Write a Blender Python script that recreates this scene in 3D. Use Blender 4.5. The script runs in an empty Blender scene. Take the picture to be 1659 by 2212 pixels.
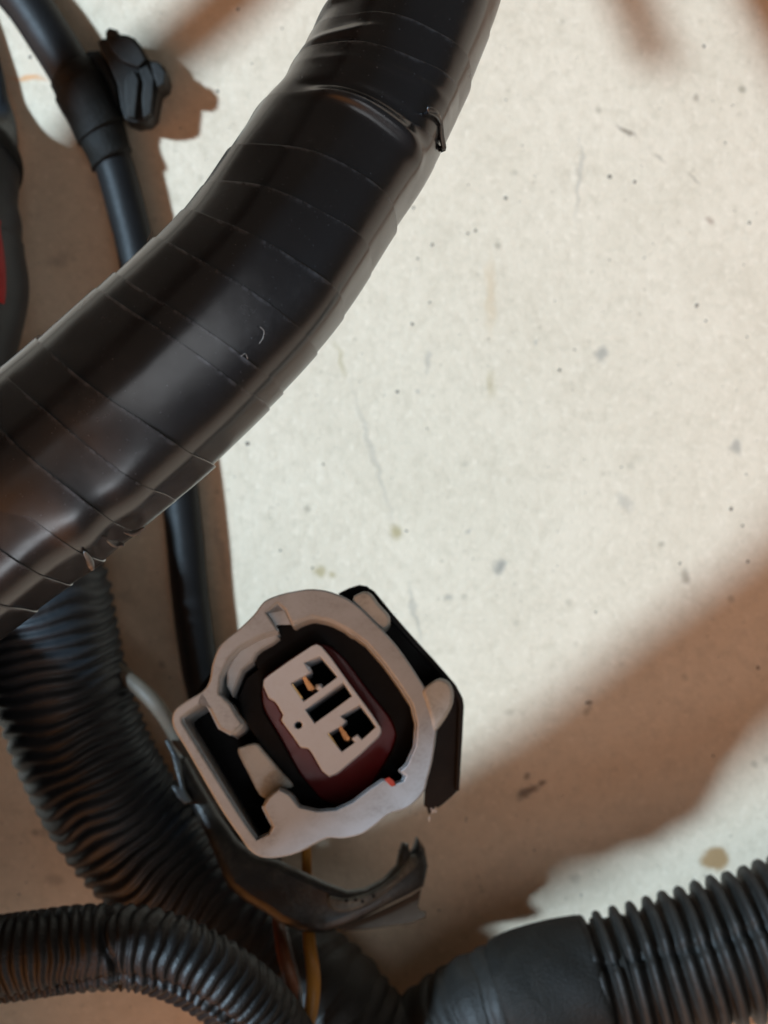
import bpy, math, random
import numpy as np
from mathutils import Vector, Matrix

random.seed(7)
RNG = np.random.default_rng(11)
S = 0.01                      # everything below is written in centimetres
F = 3000.0                    # focal length in units of the 1659 x 2212 view of the photograph
CX, CY, H = 829.5, 1106.0, 24.0   # picture centre, lens height above the floor (cm)
scene = bpy.context.scene
COL = scene.collection

# ---------------------------------------------------------------- camera
cam_d = bpy.data.cameras.new("camera")
cam_d.sensor_fit = 'VERTICAL'
cam_d.sensor_height = 36.0
cam_d.lens = F / 2212.0 * 36.0
cam_d.clip_start, cam_d.clip_end = 0.005, 20.0
cam_d.dof.use_dof = True
cam_d.dof.focus_distance = 14.3 * S
cam_d.dof.aperture_fstop = 44.0
cam = bpy.data.objects.new("camera", cam_d)
COL.objects.link(cam)
cam.location = (0, 0, H * S)
scene.camera = cam

# ---------------------------------------------------------------- light
world = bpy.data.worlds.new("World")
scene.world = world
world.use_nodes = True
bg = world.node_tree.nodes["Background"]
# the room: dim and neutral, with a warm-lit side beyond the lower left
wt = world.node_tree
w_tc = wt.nodes.new('ShaderNodeTexCoord')
w_dot = wt.nodes.new('ShaderNodeVectorMath')
w_dot.operation = 'DOT_PRODUCT'
w_dot.inputs[1].default_value = (-0.66, -0.72, 0.22)
w_rmp = wt.nodes.new('ShaderNodeValToRGB')
wt.links.new(w_tc.outputs['Generated'], w_dot.inputs[0])
wt.links.new(w_dot.outputs['Value'], w_rmp.inputs[0])
wt.links.new(w_rmp.outputs[0], bg.inputs[0])
w_rmp.color_ramp.interpolation = 'EASE'
w_rmp.color_ramp.elements[0].position = 0.40
w_rmp.color_ramp.elements[0].color = (0.072, 0.062, 0.052, 1)
w_rmp.color_ramp.elements[1].position = 0.85
w_rmp.color_ramp.elements[1].color = (1.48, 0.55, 0.15, 1)
bg.inputs[1].default_value = 1.0


def lamp(name, kind, loc, target, power, colour, size, size_y=None):
    l = bpy.data.lights.new(name, kind)
    l.energy = power
    l.color = colour
    if kind == 'AREA':
        l.shape = 'DISK' if size_y is None else 'RECTANGLE'
        l.size = size * S
        if size_y:
            l.size_y = size_y * S
    o = bpy.data.objects.new(name, l)
    COL.objects.link(o)
    o.location = Vector(loc) * S
    o.rotation_euler = (Vector(target) - Vector(loc)).to_track_quat('-Z', 'Y').to_euler()
    return o


KEY = Vector((-0.914, 0.238, 1.0)).normalized()
lamp("work_light", 'AREA', KEY * 200 + Vector((1, -1, 0)), (1, -1, 0), 68.0, (0.57, 0.80, 1.0), 13.0)
lamp("ceiling_panel", 'AREA', (19, -17, 74), (-3, 2, 5), 0.46, (0.94, 0.97, 1.0), 22, 46)
lamp("window_panel", 'AREA', (14, -58, 52), (-1, 0, 6), 0.42, (0.84, 0.93, 1.0), 20, 12)

scene.view_settings.view_transform = 'Standard'
scene.view_settings.look = 'None'
scene.view_settings.exposure = 0.0
scene.view_settings.gamma = 1.0
scene.cycles.use_denoising = True
scene.cycles.max_bounces = 5
scene.cycles.diffuse_bounces = 3
scene.cycles.use_adaptive_sampling = True
scene.cycles.adaptive_threshold = 0.02
scene.cycles.sample_clamp_indirect = 4.0


# ---------------------------------------------------------------- helpers
def P(px, py, d):
    """a point seen at (px, py) in the photograph, d cm below the lens"""
    return np.array(((px - CX) / F * d, (CY - py) / F * d, H - d))


def tag(o, label=None, cat=None, group=None, kind=None):
    if label: o["label"] = label
    if cat: o["category"] = cat
    if group: o["group"] = group
    if kind: o["kind"] = kind
    return o


def empty(name, loc, label, cat, group=None, rot=None):
    o = bpy.data.objects.new(name, None)
    COL.objects.link(o)
    o.location = Vector(loc) * S
    if rot is not None:
        o.rotation_euler = rot.to_euler()
    o.empty_display_size = 0.005
    return tag(o, label, cat, group)


def link(name, me, mat, parent=None, loc=(0, 0, 0)):
    o = bpy.data.objects.new(name, me)
    COL.objects.link(o)
    if mat: 
        me.materials.clear()
        me.materials.append(mat)
    if parent: o.parent = parent
    o.location = Vector(loc) * S
    return o


def mesh(name, verts, faces, smooth=True, uv=None, off=(0, 0, 0)):
    me = bpy.data.meshes.new(name)
    v = (np.asarray(verts, float) - np.asarray(off, float)) * S
    me.from_pydata(v.tolist(), [], [list(map(int, f)) for f in faces])
    if smooth:
        me.polygons.foreach_set("use_smooth", [True] * len(me.polygons))
    if uv is not None:
        lay = me.uv_layers.new(name="along")
        idx = np.zeros(len(me.loops), dtype=np.int32)
        me.loops.foreach_get("vertex_index", idx)
        lay.data.foreach_set("uv", np.asarray(uv, dtype=np.float32)[idx].ravel())
    me.update()
    return me


def spline(pts, n=400):
    """centripetal-ish Catmull-Rom through the rows of pts, resampled evenly by length"""
    p = np.asarray(pts, float)
    p = np.vstack([2 * p[0] - p[1], p, 2 * p[-1] - p[-2]])
    out = []
    for i in range(1, len(p) - 2):
        t = np.linspace(0, 1, 40, endpoint=False)[:, None]
        a, b, c, d = p[i - 1], p[i], p[i + 1], p[i + 2]
        out.append(0.5 * ((2 * b) + (-a + c) * t + (2 * a - 5 * b + 4 * c - d) * t ** 2 + (-a + 3 * b - 3 * c + d) * t ** 3))
    q = np.vstack(out + [p[-2][None]])
    L = np.concatenate([[0], np.cumsum(np.linalg.norm(np.diff(q[:, :3], axis=0), axis=1))])
    s = np.linspace(0, L[-1], n)
    return np.stack([np.interp(s, L, q[:, k]) for k in range(q.shape[1])], 1), s


class Path:
    """a centre line with a frame whose first axis looks up at the lens"""

    def __init__(self, pts, n=600):
        w = np.array([np.append(P(a, b, d), r) for a, b, d, r in pts])
        q, self.s = spline(w, n)
        self.c, self.r = q[:, :3], q[:, 3]
        T = np.gradient(self.c, axis=0)
        self.T = T / np.linalg.norm(T, axis=1)[:, None]
        up = np.array([0.0, 0.0, 1.0])
        N = up - self.T * (self.T @ up)[:, None]
        self.N = N / np.linalg.norm(N, axis=1)[:, None]
        self.B = np.cross(self.T, self.N)
        self.L = self.s[-1]

    def at(self, s):
        g = lambda a: np.stack([np.interp(s, self.s, a[:, k]) for k in range(3)], -1)
        return g(self.c), g(self.N), g(self.B), np.interp(s, self.s, self.r)

    def s_of(self, px, py):
        d = H - self.c[:, 2]
        x = self.c[:, 0] / d * F + CX
        y = CY - self.c[:, 1] / d * F
        return float(self.s[np.argmin((x - px) ** 2 + (y - py) ** 2)])

    def s_top(self, px, py):
        """the same for a point seen on the upper side of the tube"""
        c = self.c + self.N * self.r[:, None]
        d = H - c[:, 2]
        x, y = c[:, 0] / d * F + CX, CY - c[:, 1] / d * F
        return float(self.s[np.argmin((x - px) ** 2 + (y - py) ** 2)])


def ripple(seed, fs=(0.8, 2.5), ms=(0, 4), k=10):
    r = np.random.default_rng(seed)
    f = r.uniform(fs[0], fs[1], k) * r.choice([-1, 1], k)
    m = r.integers(ms[0], ms[1] + 1, k)
    p = r.uniform(0, 6.28, k)
    return lambda s, t: sum(np.sin(f[i] * s + m[i] * t + p[i]) for i in range(k)) / math.sqrt(k)


def sweep(path, ss, nt, radius, shift=None, closed_ends=True):
    th = np.linspace(0, 2 * math.pi, nt, endpoint=False)
    SS, TH = np.meshgrid(ss, th, indexing='ij')
    if shift is not None:
        SS = SS + shift(SS, TH)
    c, N, B, r0 = path.at(SS)
    R = radius(SS, TH, r0)
    v = c + R[..., None] * (np.cos(TH)[..., None] * N + np.sin(TH)[..., None] * B)
    n = len(ss)
    i, j = np.meshgrid(np.arange(n - 1), np.arange(nt), indexing='ij')
    j2 = (j + 1) % nt
    f = np.stack([i * nt + j, i * nt + j2, (i + 1) * nt + j2, (i + 1) * nt + j], -1).reshape(-1, 4).tolist()
    verts = v.reshape(-1, 3)
    uv = np.stack([SS, TH / (2 * math.pi)], -1).reshape(-1, 2)
    if closed_ends:
        a, b = len(verts), len(verts) + 1
        verts = np.vstack([verts, v[0].mean(0), v[-1].mean(0)])
        uv = np.vstack([uv, [ss[0], 0], [ss[-1], 0]])
        for k in range(nt):
            f.append([a, (k + 1) % nt, k])
            f.append([b, (n - 1) * nt + k, (n - 1) * nt + (k + 1) % nt])
    return verts, f, uv


# ---------------------------------------------------------------- materials
class NT:
    def __init__(self, name):
        self.m = bpy.data.materials.new(name)
        self.m.use_nodes = True
        self.t = self.m.node_tree
        self.b = self.t.nodes["Principled BSDF"]

    def n(self, kind, **kw):
        x = self.t.nodes.new(kind)
        for k, v in kw.items():
            if k.startswith('i_'):
                key = k[2:]
                x.inputs[int(key) if key.isdigit() else key].default_value = v
            else:
                setattr(x, k, v)
        return x

    def l(self, a, b):
        self.t.links.new(a, b)

    def coord(self, scale, kind='Object'):
        tc = self.n('ShaderNodeTexCoord')
        mp = self.n('ShaderNodeMapping')
        mp.inputs['Scale'].default_value = scale if hasattr(scale, '__len__') else (scale,) * 3
        self.l(tc.outputs[kind], mp.inputs[0])
        return mp.outputs[0]

    def noise(self, vec, scale, detail=3, rough=0.55, dist=0.0):
        x = self.n('ShaderNodeTexNoise')
        x.inputs['Scale'].default_value = scale
        x.inputs['Detail'].default_value = detail
        x.inputs['Roughness'].default_value = rough
        x.inputs['Distortion'].default_value = dist
        self.l(vec, x.inputs['Vector'])
        return x.outputs[0]

    def ramp(self, fac, stops):
        x = self.n('ShaderNodeValToRGB')
        e = x.color_ramp.elements
        while len(e) < len(stops): e.new(0.5)
        for k, (p, c) in enumerate(stops):
            e[k].position = p
            e[k].color = (c, c, c, 1) if not hasattr(c, '__len__') else (*c, 1)
        self.l(fac, x.inputs[0])
        return x.outputs[0]

    def mix(self, fac, a, b, blend='MIX'):
        x = self.n('ShaderNodeMix', data_type='RGBA', blend_type=blend)
        for sock, val in ((x.inputs[0], fac), (x.inputs[6], a), (x.inputs[7], b)):
            if hasattr(val, 'links') or isinstance(val, bpy.types.NodeSocket):
                self.l(val, sock)
            else:
                sock.default_value = val if not hasattr(val, '__len__') else (*val, 1)
        return x.outputs[2]

    def math(self, op, a, b=None, c=None, clamp=False):
        x = self.n('ShaderNodeMath', operation=op, use_clamp=clamp)
        for k, v in enumerate((a, b, c)):
            if v is None: continue
            if isinstance(v, bpy.types.NodeSocket): self.l(v, x.inputs[k])
            else: x.inputs[k].default_value = v
        return x.outputs[0]

    def bump(self, height, strength, dist_cm):
        x = self.n('ShaderNodeBump')
        x.inputs['Strength'].default_value = strength
        x.inputs['Distance'].default_value = dist_cm * S
        self.l(height, x.inputs['Height'])
        self.l(x.outputs[0], self.b.inputs['Normal'])

    def set(self, key, v):
        if isinstance(v, bpy.types.NodeSocket): self.l(v, self.b.inputs[key])
        else: self.b.inputs[key].default_value = (*v, 1) if hasattr(v, '__len__') else v


def plastic(name, base, dust, dust_amt=0.5, rough=(0.35, 0.6), scale=1.0, bump=0.3, spec=0.5, speck=0.0):
    """moulded plastic or rubber with patches of dust and a fine uneven skin"""
    k = NT(name)
    co = k.coord(100.0 * scale)
    big = k.noise(co, 1.3, 5, 0.6, 0.6)
    fine = k.noise(co, 14, 4, 0.6)
    m = k.ramp(big, [(0.42, 0.0), (0.72, 1.0)])
    f = k.ramp(fine, [(0.35, 0.25), (0.7, 1.0)])
    fac = k.math('MULTIPLY', k.math('MULTIPLY', m, f), dust_amt)
    if speck:
        sp = k.ramp(k.noise(co, 34, 2, 0.5), [(0.66, 0.0), (0.72, 1.0)])
        fac = k.math('MAXIMUM', fac, k.math('MULTIPLY', sp, speck))
    k.set('Base Color', k.mix(fac, base, dust))
    k.set('Roughness', k.math('MULTIPLY_ADD', fine, rough[1] - rough[0], rough[0]))
    k.set('Specular IOR Level', spec)
    k.bump(k.math('ADD', k.math('MULTIPLY', big, 1.5), fine), bump, 0.02)
    return k.m


def make_tape():
    k = NT("vinyl_tape")
    co = k.coord(100.0)
    big = k.noise(co, 0.9, 4, 0.6, 0.5)
    fine = k.noise(co, 9, 4, 0.65)
    speck = k.ramp(k.noise(co, 42, 1, 0.4), [(0.76, 0.0), (0.80, 1.0)])
    dust = k.math('MULTIPLY', k.ramp(big, [(0.55, 0.0), (0.85, 1.0)]), k.ramp(fine, [(0.4, 0.0), (0.7, 0.18)]))
    fac = k.math('MAXIMUM', dust, k.math('MULTIPLY', speck, 0.55))
    at = k.n('ShaderNodeAttribute', attribute_name="edge")
    lint = k.math('MULTIPLY', at.outputs['Fac'], k.ramp(k.noise(co, 5, 4, 0.7), [(0.44, 0.02), (0.68, 0.5)]))
    fac = k.math('MAXIMUM', fac, lint)
    k.set('Base Color', k.mix(fac, (0.0120, 0.0135, 0.0160), (0.13, 0.145, 0.165)))
    k.set('Roughness', k.math('MULTIPLY_ADD', fine, 0.08, k.math('MULTIPLY_ADD', big, 0.14, 0.13)))
    k.set('Specular IOR Level', 0.85)
    k.bump(k.math('ADD', k.math('MULTIPLY', k.noise(co, 1.6, 2, 0.4), 2.0), k.math('MULTIPLY', k.noise(co, 5, 2, 0.5), 0.25)), 0.14, 0.03)
    return k.m


def plain(name, base, rough=0.5, metal=0.0, spec=0.5, vary=0.25, scale=6):
    k = NT(name)
    co = k.coord(100.0)
    n = k.noise(co, scale, 4, 0.6)
    k.set('Base Color', k.mix(k.math('MULTIPLY', n, vary * 2), base, tuple(c * 0.35 for c in base)))
    k.set('Roughness', k.math('MULTIPLY_ADD', n, 0.25, rough - 0.12))
    k.set('Metallic', metal)
    k.set('Specular IOR Level', spec)
    k.bump(n, 0.2, 0.02)
    return k.m


M = {}
M['tape'] = make_tape()
M['conduit'] = plastic("black_conduit", (0.0150, 0.0175, 0.0210), (0.040, 0.044, 0.050), 0.75, (0.36, 0.60), 1.0, 0.45, 0.45)
M['conduit_fine'] = plastic("split_conduit", (0.0075, 0.0078, 0.008), (0.03, 0.03, 0.03), 0.6, (0.34, 0.58), 1.0, 0.6, 0.35)
M['trunk'] = plastic("dull_conduit", (0.0115, 0.0105, 0.0090), (0.034, 0.032, 0.028), 0.8, (0.42, 0.66), 1.3, 0.5, 0.35)
M['collar'] = plastic("cloth_tape", (0.0055, 0.0048, 0.0034), (0.017, 0.0145, 0.0110), 0.9, (0.5, 0.8), 1.6, 0.9, 0.3)
M['cable'] = plastic("cable_jacket", (0.0075, 0.0075, 0.008), (0.02, 0.02, 0.02), 0.6, (0.45, 0.6), 1.0, 0.2, 0.3)
M['clip'] = plastic("clip_plastic", (0.012, 0.012, 0.011), (0.042, 0.040, 0.034), 0.7, (0.45, 0.65), 1.4, 0.3, 0.3)
M['rubber'] = plastic("old_rubber", (0.010, 0.010, 0.010), (0.10, 0.088, 0.068), 0.7, (0.24, 0.5), 1.2, 0.4, 0.5, 0.15)
M['frame'] = plastic("frame_plastic", (0.007, 0.007, 0.0085), (0.02, 0.018, 0.016), 0.5, (0.5, 0.7), 1.5, 0.2, 0.2)
M['grey'] = plastic("grey_nylon", (0.355, 0.395, 0.42), (0.13, 0.12, 0.095), 0.65, (0.24, 0.36), 1.3, 0.08, 0.55, 0.16)
M['grey_dirty'] = plastic("grimy_nylon", (0.40, 0.43, 0.42), (0.13, 0.12, 0.09), 0.8, (0.38, 0.55), 1.8, 0.2, 0.4, 0.3)
M['core'] = plastic("core_nylon", (0.52, 0.60, 0.68), (0.38, 0.40, 0.42), 0.4, (0.26, 0.36), 1.2, 0.05, 0.55, 0.08)
M['seal'] = plain("red_silicone", (0.10, 0.006, 0.008), 0.36, 0, 0.5)
M['well'] = plain("well_black", (0.0025, 0.0026, 0.003), 0.6, 0, 0.12)
M['brass'] = plain("terminal_metal", (0.55, 0.25, 0.10), 0.3, 0.9, 0.5)
M['gold'] = plain("terminal_plating", (0.85, 0.58, 0.22), 0.35, 0.85, 0.5)
M['wire_orange'] = plain("orange_wire", (0.46, 0.20, 0.03), 0.42, 0, 0.45)
M['wire_brown'] = plain("brown_wire", (0.17, 0.055, 0.022), 0.42, 0, 0.45)
M['wire_grey'] = plain("grey_wire", (0.20, 0.20, 0.20), 0.4, 0, 0.5)
M['wire_beige'] = plain("beige_strap", (0.15, 0.12, 0.09), 0.55, 0, 0.3)
M['red'] = plain("red_tape", (0.42, 0.012, 0.012), 0.5, 0, 0.4)
M['torn'] = plastic("torn_tape", (0.09, 0.09, 0.09), (0.34, 0.34, 0.32), 0.9, (0.3, 0.5), 4.0, 0.4, 0.5)
M['lint'] = plain("lint", (0.32, 0.31, 0.29), 0.8, 0, 0.2)


def make_floor():
    k = NT("painted_floor")
    co = k.coord(100.0)
    mott = k.noise(co, 0.45, 5, 0.6, 0.4)
    grain = k.noise(co, 4.0, 5, 0.7)
    fine = k.noise(co, 11, 3, 0.6)
    col = k.mix(k.ramp(mott, [(0.3, 0.0), (0.75, 1.0)]), (0.72, 0.705, 0.655), (0.80, 0.79, 0.75))
    col = k.mix(k.ramp(grain, [(0.30, 0.42), (0.52, 0.0)]), col, (0.54, 0.525, 0.47))
    col = k.mix(k.ramp(k.noise(co, 1.6, 4, 0.7, 0.8), [(0.28, 0.34), (0.5, 0.0)]), col, (0.60, 0.59, 0.54))
    col = k.mix(k.ramp(k.noise(co, 7.5, 3, 0.6), [(0.55, 0.0), (0.75, 0.7)]), col, (0.88, 0.88, 0.86))
    # fine dark specks of grit pressed into the paint
    vo = k.n('ShaderNodeTexVoronoi', feature='F1')
    vo.inputs['Scale'].default_value = 1.35
    k.l(co, vo.inputs['Vector'])
    wob = k.math('MULTIPLY_ADD', k.noise(co, 5, 3, 0.6), 0.16, vo.outputs['Distance'])
    sp = k.ramp(wob, [(0.115, 1.0), (0.20, 0.0)])
    vary = k.ramp(k.noise(co, 0.9, 2, 0.5), [(0.36, 0.0), (0.66, 0.85)])
    col = k.mix(k.math('MULTIPLY', sp, vary), col, (0.36, 0.35, 0.31))
    vo2 = k.n('ShaderNodeTexVoronoi', feature='F1')
    vo2.inputs['Scale'].default_value = 3.1
    k.l(co, vo2.inputs['Vector'])
    sp2 = k.ramp(k.math('MULTIPLY_ADD', fine, 0.2, vo2.outputs['Distance']), [(0.16, 0.5), (0.25, 0.0)])
    col = k.mix(k.math('MULTIPLY', sp2, k.ramp(k.noise(co, 1.3, 2), [(0.38, 0.0), (0.62, 1.0)])), col, (0.47, 0.45, 0.40))
    wob3 = k.n('ShaderNodeVectorMath', operation='MULTIPLY_ADD')
    nz = k.n('ShaderNodeTexNoise')
    nz.inputs['Scale'].default_value = 3.0
    k.l(co, nz.inputs['Vector'])
    k.l(nz.outputs['Color'], wob3.inputs[0])
    wob3.inputs[1].default_value = (0.28, 0.28, 0)
    k.l(co, wob3.inputs[2])

    def stain(px, py, rx, ry, rot, colour, a, soft=0.55):
        nonlocal col
        c = P(px, py, H)
        mp = k.n('ShaderNodeMapping', vector_type='TEXTURE')
        mp.inputs['Location'].default_value = (c[0] + 0.14, c[1] + 0.14, 0)
        mp.inputs['Rotation'].default_value = (0, 0, math.radians(rot))
        mp.inputs['Scale'].default_value = (rx / F * H, ry / F * H, 1)
        k.l(wob3.outputs[0], mp.inputs[0])
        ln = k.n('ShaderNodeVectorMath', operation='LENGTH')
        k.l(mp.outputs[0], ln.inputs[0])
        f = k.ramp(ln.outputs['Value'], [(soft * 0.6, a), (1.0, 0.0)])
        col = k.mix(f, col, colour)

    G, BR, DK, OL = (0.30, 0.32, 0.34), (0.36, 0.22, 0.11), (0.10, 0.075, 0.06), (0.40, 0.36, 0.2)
    for a in ((1545, 1855, 34, 32, 0, (0.40, 0.28, 0.16), 0.95, 0.9), (1078, 1225, 16, 26, 10, G, 0.8),
              (856, 1150, 17, 22, 0, OL, 0.75), (690, 1235, 20, 18, 0, OL, 0.7), (722, 1245, 14, 12, 0, OL, 0.6),
              (1300, 763, 16, 26, -10, G, 0.65), (1592, 966, 14, 26, 8, G, 0.6), (1535, 478, 14, 12, 0, (0.36, 0.28, 0.25), 0.6),
              (1505, 208, 10, 9, 0, DK, 0.45), (1355, 283, 34, 8, -32, DK, 0.6), (1425, 340, 26, 5, -32, DK, 0.35),
              (1495, 384, 24, 4, -34, DK, 0.4), (1140, 1712, 34, 12, 28, DK, 0.75), (1172, 1690, 16, 7, 30, DK, 0.7),
              (1272, 1517, 8, 8, 0, DK, 0.8), (1478, 1242, 12, 18, 0, DK, 0.45), (1135, 1680, 10, 8, 0, DK, 0.6),
              (62, 169, 40, 9, 0, (0.75, 0.42, 0.2), 0.85), (1060, 640, 16, 110, 0, (0.62, 0.52, 0.38), 0.45),
              (1062, 830, 16, 40, 0, OL, 0.35), (1252, 380, 8, 110, -4, G, 0.35), (806, 985, 9, 190, 17, G, 0.28),
              (735, 780, 8, 55, 14, OL, 0.45), (895, 1320, 7, 80, 14, G, 0.4), (480, 1200, 12, 90, 10, G, 0.4),
              (1155, 735, 8, 10, 0, G, 0.5), (1350, 1085, 14, 30, 30, G, 0.35), (925, 780, 8, 36, -6, G, 0.4),
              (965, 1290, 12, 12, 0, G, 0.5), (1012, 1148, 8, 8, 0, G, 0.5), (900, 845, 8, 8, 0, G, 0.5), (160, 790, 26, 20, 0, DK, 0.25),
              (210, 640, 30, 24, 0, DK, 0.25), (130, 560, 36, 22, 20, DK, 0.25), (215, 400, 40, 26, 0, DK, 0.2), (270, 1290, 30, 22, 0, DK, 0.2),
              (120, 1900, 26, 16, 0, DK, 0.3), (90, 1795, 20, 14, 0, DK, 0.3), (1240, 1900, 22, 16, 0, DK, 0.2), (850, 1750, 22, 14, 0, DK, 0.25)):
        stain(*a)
    col = k.mix(1.0, col, (1.0, 0.83, 0.66), 'MULTIPLY')          # cream-coloured floor paint
    k.set('Base Color', col)
    k.set('Roughness', k.math('MULTIPLY_ADD', grain, 0.3, 0.3))
    k.set('Specular IOR Level', 0.4)
    k.bump(k.math('ADD', k.math('MULTIPLY', grain, 1.0), k.math('MULTIPLY', fine, 0.4)), 0.5, 0.035)
    return k.m


# ---------------------------------------------------------------- the floor
def build_floor():
    n, half = 40, 150.0
    g = np.linspace(-half, half, n + 1)
    X, Y = np.meshgrid(g, g, indexing='ij')
    v = np.stack([X, Y, np.zeros_like(X)], -1).reshape(-1, 3)
    f = [(i * (n + 1) + j, (i + 1) * (n + 1) + j, (i + 1) * (n + 1) + j + 1, i * (n + 1) + j + 1) for i in range(n) for j in range(n)]
    o = link("floor", mesh("floor", v, f), make_floor())
    tag(o, "white painted floor with grit, brown spots and scuffs", None, None, "structure")


build_floor()


def conduit_profile(pitch, depth, duty=0.55, sharp=4.0, seed=0, wob=0.02, vary=0.3, wavy=1.0):
    """radius of a corrugated tube: rounded square ridges, slightly uneven"""
    rp = ripple(seed + 50, (0.3, 1.4), (0, 3))
    rs = np.random.default_rng(seed)
    amp = 1 + vary * rs.uniform(-1, 1, 4000)
    rp2 = ripple(seed + 90, (2, 9), (1, 6))

    def fn(s, t, r0):
        s2 = s + wavy * (0.17 * pitch * rp2(s * 0.4, t) + 0.25 * pitch * rp(s * 2, t))
        u = s2 / pitch
        w = np.tanh(sharp * (np.cos(2 * math.pi * u) + (duty - 0.5) * 2)) * 0.5 + 0.5
        a = amp[(np.floor(u + 0.5).astype(int)) % 4000]
        return r0 * (1 + wob * rp(s, t)) - depth * (1 - w) * a + 0.06 * depth * rp2(s, t)
    return fn


# ---------------------------------------------------------------- taped hose
HOSE = Path([(-1700, 2560, 20.5, 1.562), (-1350, 2300, 17.5, 1.333), (-1050, 2010, 15.2, 1.173), (-800, 1778, 14.1, 1.093), (-560, 1560, 13.7, 1.062), (-320, 1342, 13.55, 1.045), (-60, 1130, 13.5, 1.033), (155, 965, 13.5, 1.019), (355, 792, 13.5, 0.984), (552, 592, 13.6, 0.929), (690, 392, 13.9, 0.895), (775, 270, 14.1, 0.861), (862, 95, 14.4, 0.827), (925, -90, 14.8, 0.826), (960, -320, 15.6, 0.845), (985, -700, 17.5, 0.891), (960, -1300, 21.8, 0.930)], 1400)
_h1 = ripple(3, (0.25, 0.9), (0, 3))
_h2 = ripple(5, (1.5, 5), (1, 5))
_h3 = ripple(8, (0.6, 2.4), (4, 9))
HS = 0.79
S_FOLD = HOSE.s_top(790, 232)
S_TOP = HOSE.s_top(855, 120)
S_END = HOSE.s_of(60, 1050)


def hose_surface(s, t, r0):
    return HS * hose_shape(s / HS, t, r0 / HS, S_FOLD / HS, S_TOP / HS, S_END / HS)


def hose_shape(s, t, r0, S_FOLD, S_TOP, S_END):
    t = (t + math.pi) % (2 * math.pi) - math.pi
    flat = np.exp(-55 * (1.0 + 0 * t))
    for tn, dn in ((1.36, 0.953), (0.42, 0.968), (-0.55, 0.972), (-1.35, 0.968)):
        c = np.cos(t - tn)
        flat = flat + np.exp(-55 * np.where(c > 0.5, dn / np.maximum(c, 0.5), 3.0))
    r = r0 * (-np.log(flat) / 55 + 0.022 + 0.006 * _h1(s, t))
    r = r + 0.004 * _h2(s, t) + 0.004 * _h3(s, t)
    # the puckered fold of loose tape near the top and wrinkles around it
    line = S_FOLD - 0.05 + 0.20 * np.sin(t + 0.1) - 0.12 * (t - 0.2) ** 2
    r = r + 0.085 * np.exp(-((s - line) / 0.09) ** 2) * np.exp(-((t - 0.25) / 0.72) ** 4)
    r = r - 0.035 * np.exp(-((s - line - 0.19) / 0.08) ** 2) * np.exp(-((t - 0.1) / 0.7) ** 4)
    l2 = S_TOP + 0.10 + 0.35 * np.sin(t + 0.5)
    r = r + 0.045 * np.exp(-((s - l2) / 0.09) ** 2) * np.exp(-((t + 0.7) / 0.7) ** 2)
    l3 = S_TOP + 0.75 + 0.5 * np.sin(t + 0.9)
    r = r + 0.06 * np.exp(-((s - l3) / 0.12) ** 2) * np.exp(-((t + 0.9) / 0.6) ** 2)
    l4 = S_TOP - 0.22 + 0.25 * np.sin(t)
    r = r + 0.02 * np.exp(-((s - l4) / 0.06) ** 2) * np.exp(-((t - 0.2) / 0.8) ** 2)
    # bulge of the step in the left outline
    r = r + 0.05 * np.exp(-((s - S_FOLD + 0.25) / 0.30) ** 2) * np.exp(-((t + 1.45) / 0.45) ** 2)
    # crinkles where the tape thins out at the lower end
    w = np.exp(-((s - S_END) / 0.9) ** 2) * np.exp(-((t - 1.2) / 0.55) ** 2)
    r = r + w * 0.03 * np.sin(5.2 * s + 2.4 * t + 1.5 * np.sin(2.3 * s))
    return r


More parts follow.
